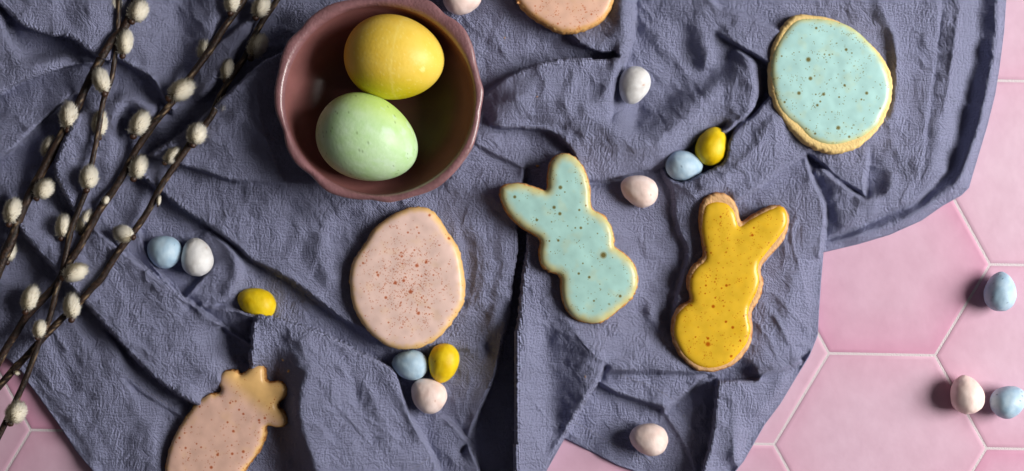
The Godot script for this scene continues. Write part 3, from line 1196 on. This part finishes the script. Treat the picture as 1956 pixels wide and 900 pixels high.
func lay_cloth() -> void:
	con.resize(NX * NY)
	wgt.resize(NX * NY)
	far_edge.resize(NX * NY)
	far_edge.fill(99.0)
	calm.resize(NX * NY)
	shapes.egg_peach = scaled("480 48|530 65|580 120|635 205|680 275|700 350|715 450|716 540|705 590|660 665|600 745|530 800|440 832|350 835|270 808|190 745|140 680|95 590|78 480|82 400|105 330|160 250|215 165|280 110|350 70|420 48", Vector2(640, 380), 2.904)
	shapes.egg_mint = scaled("240 52|330 58|430 75|500 105|570 145|640 205|700 260|745 320|780 385|797 450|795 520|775 610|740 690|680 770|600 835|520 868|440 875|380 862|300 830|220 765|150 690|100 600|75 510|68 400|75 310|95 220|140 130|190 75", Vector2(1450, 10), 3.104)
	shapes.egg_mint_ice = scaled("290 80|420 92|520 125|590 170|660 240|715 310|755 390|775 470|770 560|735 640|690 720|600 785|480 820|400 820|310 785|240 715|170 660|120 590|95 510|80 400|90 300|120 220|165 150|220 97", Vector2(1450, 10), 3.104)
	shapes.hare_mint = scaled("38 215|60 190|120 177|180 188|230 205|268 210|272 150|285 80|320 40|370 32|420 60|460 120|482 200|492 300|545 335|585 385|602 450|604 490|650 525|695 570|718 630|715 690|690 745|640 790|580 840|520 870|440 862|385 830|350 770|338 700|332 638|280 615|240 580|230 520|235 460|190 425|140 395|80 335|45 270", Vector2(940, 280), 2.571)
	shapes.hare_yellow = scaled("185 75|210 55|245 42|290 52|325 80|345 120|362 180|420 145|480 112|530 102|570 125|582 170|570 230|545 280|495 335|455 385|450 420|462 460|455 510|435 555|408 600|413 680|405 740|375 795|330 840|270 870|200 878|140 862|85 815|50 750|38 690|45 630|75 575|122 545|112 480|115 430|140 385|185 340|180 270|168 190|170 120", Vector2(1270, 350), 2.431)
	shapes.hare_yellow_ice = scaled("188 118|209 95|250 86|295 97|325 132|343 192|362 196|420 160|500 120|543 113|567 150|560 210|505 285|447 360|435 400|442 450|427 510|397 570|390 620|400 680|385 740|350 790|300 835|220 860|150 845|95 800|56 730|48 680|60 620|90 580|130 548|122 490|125 440|150 395|195 350|188 280|178 200", Vector2(1270, 350), 2.431)
	shapes.carrot = scaled("478 240|476 190|490 148|525 122|570 116|612 124|640 148|662 142|685 128|712 104|745 84|785 74|820 80|836 105|838 150|843 194|870 211|905 208|945 206|985 222|1010 248|1016 280|1004 318|975 345|945 368|935 392|948 415|980 438|1006 468|1014 505|1006 535|980 555|940 563|900 556|866 549|843 560|838 630|815 700|770 780|700 870|660 930|590 1010|500 1085|380 1145|240 1150|130 1085|75 990|55 900|65 820|90 720|130 620|190 520|260 420|330 350|400 302|450 300|488 285|490 240", Vector2(300, 680), 4.089)
	shapes.egg_top = scaled("335 0|380 60|440 110|510 150|580 185|640 193|700 185|780 155|840 120|880 70|910 0|925 -80|900 -200|820 -300|680 -350|540 -330|420 -250|340 -130|322 -50", Vector2(880, 0), 3.103)
	for s in LAY: cv(s)
	pad(shrink(shapes.egg_peach, 12.0), 8.5, 1)
	pad(shrink(shapes.egg_mint, 12.0), 8.5, 1)
	pad(shrink(shapes.hare_mint, 10.0), 10.5, 1)
	pad(shrink(shapes.hare_yellow, 12.0), 7.5, 1)
	pad(shrink(shapes.carrot, 10.0), 4.0, 1)
	pad(shrink(shapes.egg_top, 12.0), 8.0, 1)
	pad(disc(738, 208, 95), 3.0)
	for e in [[313, 480, 2.0], [376, 491, 2.0], [490, 580, 3.0], [783, 697, 3.5], [847, 694, 4.0], [818, 755, 4.0], [1239, 839, 1.8], [1211, 163, 5.0], [1360, 279, 2.5], [1307, 317, 2.5], [1221, 364, 3.0], [882, 0, 4.0]]:
		pad(disc(e[0], e[1], 13.0), e[2])
	settle()
	soften()
	for s in PRESSED: crease(s)
	drape = H.duplicate()
	ruffle()
	var c := thing("tea_towel", "crumpled blue grey cotton cloth with sewn hems spread under everything", "cloth", Vector3.ZERO)
	part("fabric", cloth_mesh(), cloth_material(), c)
	# stitches of the hem, as far as they show
	var th := mat(Color(0.60, 0.60, 0.68), 0.9)
	var st := SurfaceTool.new()
	st.begin(Mesh.PRIMITIVE_TRIANGLES)
	var cap := CapsuleMesh.new()
	cap.radius = 0.00022
	cap.height = 0.0019
	cap.radial_segments = 6
	cap.rings = 2
	for s in ["1095 806|1130 824|1170 848|1210 868|1250 884", "1180 716|1215 728|1245 738|1262 748|1290 768|1312 805|1332 848|1350 880", "130 303|150 303|185 302", "780 898|800 890|815 878|827 872", "240 715|270 738|300 760|330 778", "500 240|512 275|528 318|537 340"]:
		var p := catmull(pts_of(s), false, 24)
		var run := 0.0
		for k in p.size() - 1:
			run += p[k].distance_to(p[k + 1])
			if run < 9.5: continue
			run = 0.0
			var a := P(p[k].x, p[k].y, at_cloth(p[k].x, p[k].y) + 0.0001)
			var d2 := (p[k + 1] - p[k]).normalized() * 2.6
			var b := P(p[k].x + d2.x, p[k].y + d2.y, at_cloth(p[k].x + d2.x, p[k].y + d2.y) + 0.0001)
			var y := (b - a).normalized()
			var x := y.cross(Vector3.UP).normalized()
			st.append_from(cap, 0, Transform3D(Basis(x, y, x.cross(y)), a))
	tag(part("hem_stitching", st.commit(), th, c), "", "", "", "stuff")

func bowl_and_eggs() -> void:
	var rim_h := 0.047
	var k := U * (EYE - rim_h) / EYE
	var c := Vector2(723, 190)
	var out := pts_of("925 171|917 211|913 249|905 278|882 311|862 336|838 358|809 369|787 375|744 388|730 386|708 380|652 377|625 367|594 335|563 313|548 287|541 251|523 207|523 193|530 138|534 111|548 80|574 55|585 38|603 22|625 10|652 2|700 -4|745 -8|790 -7|822 0|838 15|849 28|873 40|889 55|902 84|908 118|918 151")
	var polar := []
	for p in out: polar.append([fposmod((p - c).angle(), TAU), (p - c).length()])
	polar.sort_custom(func(a, b): return a[0] < b[0])
	var N := 180
	var rad := PackedFloat32Array()
	for i in N:
		var an := TAU * i / N
		var r := 0.0
		for q in polar.size():
			var a: Array = polar[q]
			var b: Array = polar[(q + 1) % polar.size()]
			var a0: float = a[0]
			var b0: float = b[0] + (TAU if q == polar.size() - 1 else 0.0)
			var x := an if an >= a0 or q < polar.size() - 1 else an + TAU
			if x >= a0 and x <= b0: r = lerpf(a[1], b[1], (x - a0) / maxf(b0 - a0, 1e-4))
		rad.append(r)
	var sm := rad.duplicate()
	for i in N: sm[i] = (rad[(i - 1 + N) % N] + 2.0 * rad[i] + rad[(i + 1) % N]) / 4.0 + 0.8 * sin(i * TAU / 15.0)
	var base := at_cloth(738, 208) + 0.0002
	var t := thing("bowl", "mauve stoneware bowl with a scalloped rim holding two dyed eggs", "bowl", P(c.x, c.y, rim_h) * Vector3(1, 0, 1) + Vector3(0, base, 0))
	var top := rim_h - base
	var ring := func(prof: Array, tint: Callable) -> ArrayMesh:
		# prof: [share of the outer outline (0 = plain circle), radius, height]
		var v := PackedVector3Array()
		var col := PackedColorArray()
		var idx := PackedInt32Array()
		for r in prof:
			for i in N + 1:
				var an := TAU * i / N
				var rr: float = r[1] + r[0] * (sm[i % N] - 196.0)
				v.append(Vector3(cos(an) * rr * k, r[2] + r[0] * 0.00006 * (sm[i % N] - 196.0), sin(an) * rr * k))
				col.append(tint.call(v[v.size() - 1]))
		for r in prof.size() - 1:
			for i in N:
				var a := r * (N + 1) + i
				idx.append_array([a, a + N + 1, a + 1, a + 1, a + N + 1, a + N + 2])
		var n := smooth_normals(v, idx)
		for r in prof.size():
			var a := r * (N + 1)
			var s := (n[a] + n[a + N]).normalized()
			n[a] = s
			n[a + N] = s
		return mesh_of(v, n, PackedVector2Array(), col, idx)
	var fleck := noise(91, 900.0, 2)
	var tone := noise(92, 60.0, 2)
	var clay := func(p: Vector3) -> Color:
		var g := 1.0 + 0.20 * tone.get_noise_3dv(p) + 0.28 * fleck.get_noise_3dv(p)
		return Color(0.25 * g, 0.122 * g, 0.130 * g)
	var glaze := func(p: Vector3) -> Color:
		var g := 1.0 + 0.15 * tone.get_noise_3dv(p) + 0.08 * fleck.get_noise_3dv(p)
		var floor_shade := smoothstep(0.020, 0.008, p.y)         # shadow of the rim on the floor, painted into the glaze colour
		return Color(lerpf(0.29, 0.07, floor_shade) * g, lerpf(0.122, 0.024, floor_shade) * g, lerpf(0.116, 0.022, floor_shade) * g)
	var outer := []
	for q in 15:
		var f := q / 14.0
		outer.append([pow(f, 1.5), lerpf(92.0, 194.0, pow(sin(f * PI / 2.0), 0.85)), lerpf(0.0, top - 0.003, f)])
	outer.append([1.0, 196.0, top - 0.0018])
	var wall := outer.duplicate()
	wall.push_front([0.0, 88.0, 0.0008])
	wall.push_front([0.0, 1.0, 0.0008])
	wall.reverse()
	var clay_mat := grain(painted(0.36, 0.5), 93, 0.08, 1.5, 26.0)
	clay_mat.clearcoat_enabled = true
	clay_mat.clearcoat = 0.5
	clay_mat.clearcoat_roughness = 0.16
	part("outer_wall", ring.call(wall, clay), clay_mat, t)
	part("rim", ring.call([[0.0, 181.0, top - 0.0034], [0.05, 182.0, top - 0.0022], [0.15, 184.0, top - 0.0008], [0.45, 187.5, top], [0.8, 192.0, top - 0.0003], [0.95, 195.0, top - 0.0010], [1.0, 196.0, top - 0.0018]], clay), clay_mat, t)
	var inner := []
	for q in 19:
		var f := q / 18.0
		# the floor runs out flat and turns up into the wall
		var x := sin(f * PI / 2.0)
		inner.append([0.0, lerpf(1.0, 181.0, pow(x, 0.75)), 0.0065 + (top - 0.0034 - 0.0065) * pow(1.0 - cos(f * PI / 2.0), 1.35)])
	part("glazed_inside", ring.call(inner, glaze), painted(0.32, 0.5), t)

	var en := noise(95, 2.5, 3)
	var ef := noise(96, 30.0, 2)
	var em := grain(painted(0.42, 0.4), 97, 0.07, 0.5, 24.0)
	var yellow := egg_mesh(0.0275, 0.0231, 0.09, 96, 128, func(u: Vector3) -> Color:
		var c0 := lin(243, 210, 90).lerp(lin(240, 202, 74), clampf(0.5 + 0.9 * en.get_noise_3dv(u) - 0.5 * u.x, 0.0, 1.0))
		c0 = c0.lerp(lin(222, 200, 30), smoothstep(0.35, 0.9, u.z))
		var seam := absf(u.x - 0.08 - 0.10 * u.z * u.z + 0.03 * en.get_noise_1d(u.z * 3.0))
		c0 = c0.lerp(lin(250, 226, 120), 0.45 * smoothstep(0.035, 0.0, seam))
		if ef.get_noise_3dv(u * 0.7) > 0.50: c0 = c0.lerp(lin(255, 232, 130), 0.4)
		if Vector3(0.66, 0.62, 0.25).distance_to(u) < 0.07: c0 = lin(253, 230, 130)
		return c0)
	var y := MeshInstance3D.new()
	y.name = numbered("dyed_egg")
	y.mesh = yellow
	y.material_override = em
	y.basis = Basis(Vector3.UP, -deg_to_rad(8.0)) * Basis(Vector3(0, 0, 1), deg_to_rad(4.0))
	y.position = P(753, 110, base + 0.0065 + 0.0240 + 0.0008)
	add_child(y)
	tag(y, "large yellow dyed egg in the mauve bowl, the upper of two", "egg", "dyed eggs in the bowl")
	var green := egg_mesh(0.0286, 0.0232, 0.12, 96, 128, func(u: Vector3) -> Color:
		var c0 := lin(200, 230, 186).lerp(lin(184, 220, 160), clampf(0.5 + 0.9 * en.get_noise_3dv(u * 1.3), 0.0, 1.0))
		c0 = c0.lerp(lin(196, 226, 100), 0.7 * smoothstep(-0.2, -0.95, u.z))
		c0 = c0.lerp(lin(206, 232, 200), 0.6 * smoothstep(0.36, 0.46, en.get_noise_3dv(u * 1.2 + Vector3(7, 0, 0)) + 0.22 * u.x - 0.05))
		if ef.get_noise_3dv(u * 0.5) > 0.62: c0 = c0.lerp(lin(90, 110, 60), 0.6)
		if Vector3(-0.33, 0.9, 0.1).distance_to(u) < 0.05: c0 = lin(150, 60, 70)
		if Vector3(-0.25, 0.7, 0.62).distance_to(u) < 0.04: c0 = lin(150, 90, 60)
		return c0)
	var g := MeshInstance3D.new()
	g.name = numbered("dyed_egg")
	g.mesh = green
	g.material_override = em
	g.basis = Basis(Vector3.UP, -deg_to_rad(24.0)) * Basis(Vector3(0, 0, 1), deg_to_rad(-3.0))
	g.position = P(702, 265, base + 0.0065 + 0.0240 + 0.0008)
	add_child(g)
	tag(g, "large pale green dyed egg with white blotches in the mauve bowl", "egg", "dyed eggs in the bowl")

func biscuits() -> void:
	bis_mat = grain(painted(0.85, 0.3), 61, 0.09, 2.2, 28.0, 4)
	var mint := lin(172, 214, 206)
	var mint_rim := lin(206, 196, 132)
	var mint_fleck := Color(0.60, 0.42, 0.20)
	biscuit("egg_cookie", "egg shaped biscuit with peach icing and rust specks, below the bowl", {outline = shapes.egg_peach, icing = shrink(shapes.egg_peach, 1.0), at = Vector2(780, 530), h = 8.5, seed = 100,
		ice = lin(240, 208, 196), rim = lin(234, 192, 128), rim_width = 14.0, flecks = 700, fleck = Color(0.74, 0.42, 0.27), spread = Vector3(0.48, 0.52, 0.2), toast = 0.15, deep = 1.5,
		bigs = [[784, 557, 3.6], [796, 507, 3.2], [799, 598, 3.0], [814, 500, 2.6], [857, 455, 2.6], [755, 540, 3.0], [771, 536, 2.6], [722, 525, 2.4], [737, 568, 2.6], [820, 411, 2.2], [779, 444, 1.8], [720, 520, 1.8], [800, 445, 1.6]]})
	biscuit("egg_cookie", "round egg shaped biscuit with glossy mint icing and brown specks", {outline = shapes.egg_mint, icing = shrink(shapes.egg_mint_ice, -3.0), at = Vector2(1590, 160), h = 8.5, seed = 110,
		ice = lin(176, 218, 214), rim = lin(206, 208, 146), rim_width = 16.0, flecks = 330, fleck = mint_fleck, rough = 0.25, toast = 0.25, baked = lin(238, 208, 142), brown = lin(214, 166, 92),
		bigs = [[1543, 114, 4.2], [1547, 150, 3.4], [1525, 178, 3.2], [1572, 180, 2.8], [1615, 95, 2.6], [1600, 244, 3.6], [1654, 178, 2.8], [1621, 261, 2.2], [1560, 201, 2.4], [1612, 163, 2.2], [1498, 195, 2.0], [1556, 255, 2.0], [1558, 54, 2.2], [1644, 190, 1.6]]})
	biscuit("rabbit_cookie", "rabbit shaped biscuit with mint icing, leaning to the left", {outline = shapes.hare_mint, icing = shrink(shapes.hare_mint, 1.5), at = Vector2(1090, 460), h = 10.5, seed = 120,
		ice = mint, rim = mint_rim, rim_width = 22.0, flecks = 300, fleck = mint_fleck, rough = 0.28, toast = 0.7, deep = 1.6,
		bigs = [[1152, 487, 5.4], [1070, 358, 3.4], [1058, 396, 3.0], [1069, 408, 3.0], [1025, 420, 2.4], [983, 376, 2.8], [1109, 435, 2.4], [1066, 459, 2.2], [1105, 522, 2.2], [1125, 529, 2.4], [1184, 565, 2.6], [1049, 460, 1.6], [1134, 574, 1.8], [1110, 350, 1.4], [1172, 450, 1.5], [1106, 401, 2.0]]})
	biscuit("rabbit_cookie", "rabbit shaped biscuit with bright yellow icing and a toasted ear tip", {outline = shapes.hare_yellow, icing = shrink(shapes.hare_yellow_ice, -2.0), at = Vector2(1395, 545), h = 7.7, seed = 130, thick = 8.5,
		ice = lin(230, 186, 50), rim = lin(230, 174, 24), rim_width = 8.0, flecks = 620, fleck = Color(0.74, 0.42, 0.16), rough = 0.26, toast = 0.75, baked = lin(224, 180, 128), brown = lin(164, 100, 52), tilt = Vector2(2.5, 0.0), deep = 1.7,
		bigs = [[1353, 657, 4.2], [1437, 449, 2.4], [1400, 625, 2.6], [1387, 614, 2.2], [1397, 680, 2.4], [1363, 585, 3.0], [1388, 545, 2.4], [1377, 414, 1.8], [1353, 646, 2.4], [1346, 476, 2.4], [1350, 482, 2.0], [1440, 435, 1.6]]})
	biscuit("carrot_cookie", "carrot shaped biscuit with peach icing and a leafy golden top", {outline = shapes.carrot, icing = shrink(shapes.carrot, 1.2), at = Vector2(430, 810), h = 4.0, seed = 140,
		ice = lin(226, 186, 168), rim = lin(230, 186, 122), rim_width = 9.0, flecks = 320, fleck = Color(0.74, 0.44, 0.28), rough = 0.33, toast = 0.8,
		thin = func(p: Vector2) -> float: return smoothstep(-6.0, 34.0, (p - Vector2(462, 770)).dot(Vector2(0.62, -0.78))),
		bigs = [[404, 892, 2.8], [446, 823, 2.4], [465, 862, 2.6], [444, 866, 2.4], [416, 868, 2.4], [495, 802, 2.2], [506, 798, 2.2], [465, 790, 2.0], [457, 782, 1.8], [355, 855, 2.0], [343, 836, 2.0], [435, 806, 1.8], [366, 815, 1.6], [440, 769, 1.8]]})
	biscuit("egg_cookie", "peach iced biscuit at the top, cut off by the upper edge", {outline = shapes.egg_top, icing = shrink(shapes.egg_top, 1.5), at = Vector2(1080, -25), h = 8.0, seed = 150,
		ice = lin(236, 192, 168), rim = lin(226, 172, 104), rim_width = 12.0, flecks = 420, fleck = Color(0.80, 0.48, 0.30), toast = 0.5})

func sugar_eggs() -> void:
	egg_mat = grain(painted(0.48, 0.4), 51, 0.05, 0.7, 42.0)
	sugar_egg("pink", "pink sugared egg at the top edge beside the bowl", 883, -6, 37, 34, 0)
	sugar_egg("white", "white sugared egg in the hollow of the cloth, upper right", 1211, 163, 37, 29.5, 108)
	sugar_egg("yellow", "yellow sugared egg touching a blue one in a fold right of centre", 1360, 279, 37.5, 30, -72)
	sugar_egg("blue", "pale blue sugared egg tucked against a yellow one in a fold", 1307, 317, 35.5, 28.5, 5)
	sugar_egg("pink", "pink sugared egg between the two rabbit biscuits' ears", 1221, 364, 37, 29.5, 205)
	sugar_egg("blue", "sky blue sugared egg beside a white one, left of centre", 313, 480, 33, 31, 210)
	sugar_egg("white", "white sugared egg beside a blue one, left of centre", 376, 491, 37, 30, -100)
	sugar_egg("yellow", "yellow sugared egg half hidden behind a cloth fold", 490, 579, 38, 29, 205, -2.5)
	sugar_egg("blue", "pale blue sugared egg under the peach egg biscuit", 783, 697, 34.5, 28.5, 190)
	sugar_egg("yellow", "yellow sugared egg under the peach egg biscuit", 847, 694, 38, 29, 100)
	sugar_egg("pink", "pink sugared egg below a blue and a yellow one", 818, 755, 36, 32, 220)
	sugar_egg("pink", "pink sugared egg on the hem of the cloth at the bottom", 1239, 839, 37, 30.5, 195)
	sugar_egg("blue", "speckled blue sugared egg alone on a pink tile, upper of the right edge", 1911, 557, 38, 29.5, -85, 0.0, true)
	sugar_egg("pink", "pink sugared egg on the pink tiles across a grout line", 1847, 754, 37.5, 31, -105, 0.0, true)
	sugar_egg("blue", "speckled blue sugared egg on the tiles, right of a pink one", 1927, 767, 35, 30, -30, 0.0, true)

func willow() -> void:
	for k in 5: catkins.append(catkin_mesh(200 + k))
	fluff_mat = painted(0.9, 0.2)
	fluff_mat.backlight_enabled = true
	fluff_mat.backlight = Color(0.85, 0.82, 0.74)
	bark_mat = grain(painted(0.5, 0.45), 41, 0.05, 4.0, 50.0)
	scale_mat = mat(Color(0.22, 0.13, 0.08), 0.45)
	bud_mesh = egg_mesh(1.0, 0.8, 0.3, 8, 10, func(_u: Vector3) -> Color: return Color.WHITE, 0.1, 3)
	twig("thick dark willow twig furthest left with plump grey catkins", "290 -70|262 -8|240 48|217 72|202 95|184 128|163 169|148 202|125 243|89 310|61 363|38 412|23 455|5 497|-8 530|-40 600", 13.0, 7.5, 8.6, 301, [
		[263, 22, 21, 19, -58, 2.0], [131, 222, 24, 18, -86, 2.5], [94, 283, 21, 16, -72, -4.0], [83, 362, 20, 18, -50, 2.0], [23, 404, 23, 17, -75, 2.0], [17, 480, 20, 14, -80, -4.0]])
	twig("slender dark willow twig crossing over the others, second from left", "228 -80|227 0|225 51|220 102|212 153|197 192|188 248|176 307|166 358|151 399|135 440|120 514|107 558|95 606|79 642|51 718|28 770|0 828|-40 905", 19.0, 4.4, 6.0, 302, [
		[238, 82, 23, 16, -80, 1.5], [193, 155, 23, 17, -105, 2.5], [220, 12, 20, 17, -90, -4.0], [191, 238, 23, 17, -84, -4.5], [169, 340, 22, 18, -80, 2.5], [120, 433, 21, 15, -80, -1.0], [75, 629, 16, 13, -75, 2.5], [30, 789, 21, 20, -60, 3.0]])
	twig("long brown willow twig with pale catkins, third from left", "500 -60|465 0|429 51|401 95|360 151|327 197|301 227|294 236|261 284|238 328|217 363|194 394|174 430|151 473|130 504|110 540|82 571|51 604|28 640|15 660|-8 700|-50 770", 14.0, 6.4, 7.4, 303, [
		[266, 237, 24, 19, -62, 2.0], [264, 320, 22, 17, -66, 1.5], [345, 173, 25, 20, -32, 3.0], [394, 97, 23, 18, -80, -4.0], [443, 5, 19, 16, -80, 2.0], [163, 424, 23, 15, -70, -4.0], [142, 521, 23, 18, -22, 3.0], [57, 571, 24, 17, -70, 2.0], [201, 383, 8, 7, -60, 4.5]])
	twig("long brown willow twig nearest the bowl with pale catkins", "570 -70|529 0|506 33|488 64|467 110|437 153|416 194|403 223|373 261|337 312|309 353|283 402|261 435|235 468|212 502|194 532|176 550|153 576|123 604|95 632|78 650|51 680|26 706|0 736|-50 790", 14.0, 5.6, 6.8, 304, [
		[498, 15, 20, 17, -62, 2.0], [491, 89, 23, 18, -60, 2.0], [434, 134, 19, 13, -78, 1.0], [430, 201, 19, 16, -50, 2.0], [375, 257, 20, 19, -70, 3.0], [329, 298, 18, 14, -42, -3.5], [236, 447, 18, 17, -160, 2.5], [137, 586, 23, 17, -88, 2.5], [303, 384, 9, 4.5, -80, 2.0], [32, 713, 6, 5, 10, 3.0]])

func crumbs() -> void:
	var m := mat(lin(214, 168, 100).linear_to_srgb(), 0.9)
	var k := 0
	for c in [[1027, 317, 3.2], [964, 72, 2.0], [540, 688, 2.4], [551, 709, 3.6], [1118, 720, 1.6], [1026, 185, 1.8], [508, 733, 2.0]]:
		var o := MeshInstance3D.new()
		o.name = numbered("biscuit_crumb")
		o.mesh = egg_mesh(c[2] * U, c[2] * U * 0.6, 0.2, 7, 8, func(_u: Vector3) -> Color: return Color.WHITE, 0.5, 400 + k)
		o.material_override = m
		o.position = P(c[0], c[1], at_cloth(c[0], c[1]) + c[2] * U * 0.4)
		o.rotation.y = k * 1.3
		add_child(o)
		tag(o, ["tan crumb on the cloth left of the mint rabbit's ear", "tiny crumb on the cloth right of the bowl", "tiny crumb on the fold above the carrot biscuit's leaves", "pale crumb right of the carrot biscuit's leaves", "tiny crumb on the fold peak below the mint rabbit", "tiny crumb on the fold right of the bowl", "crumb in the notch of the carrot biscuit's leaves"][k], "crumb", "biscuit crumbs")
		k += 1
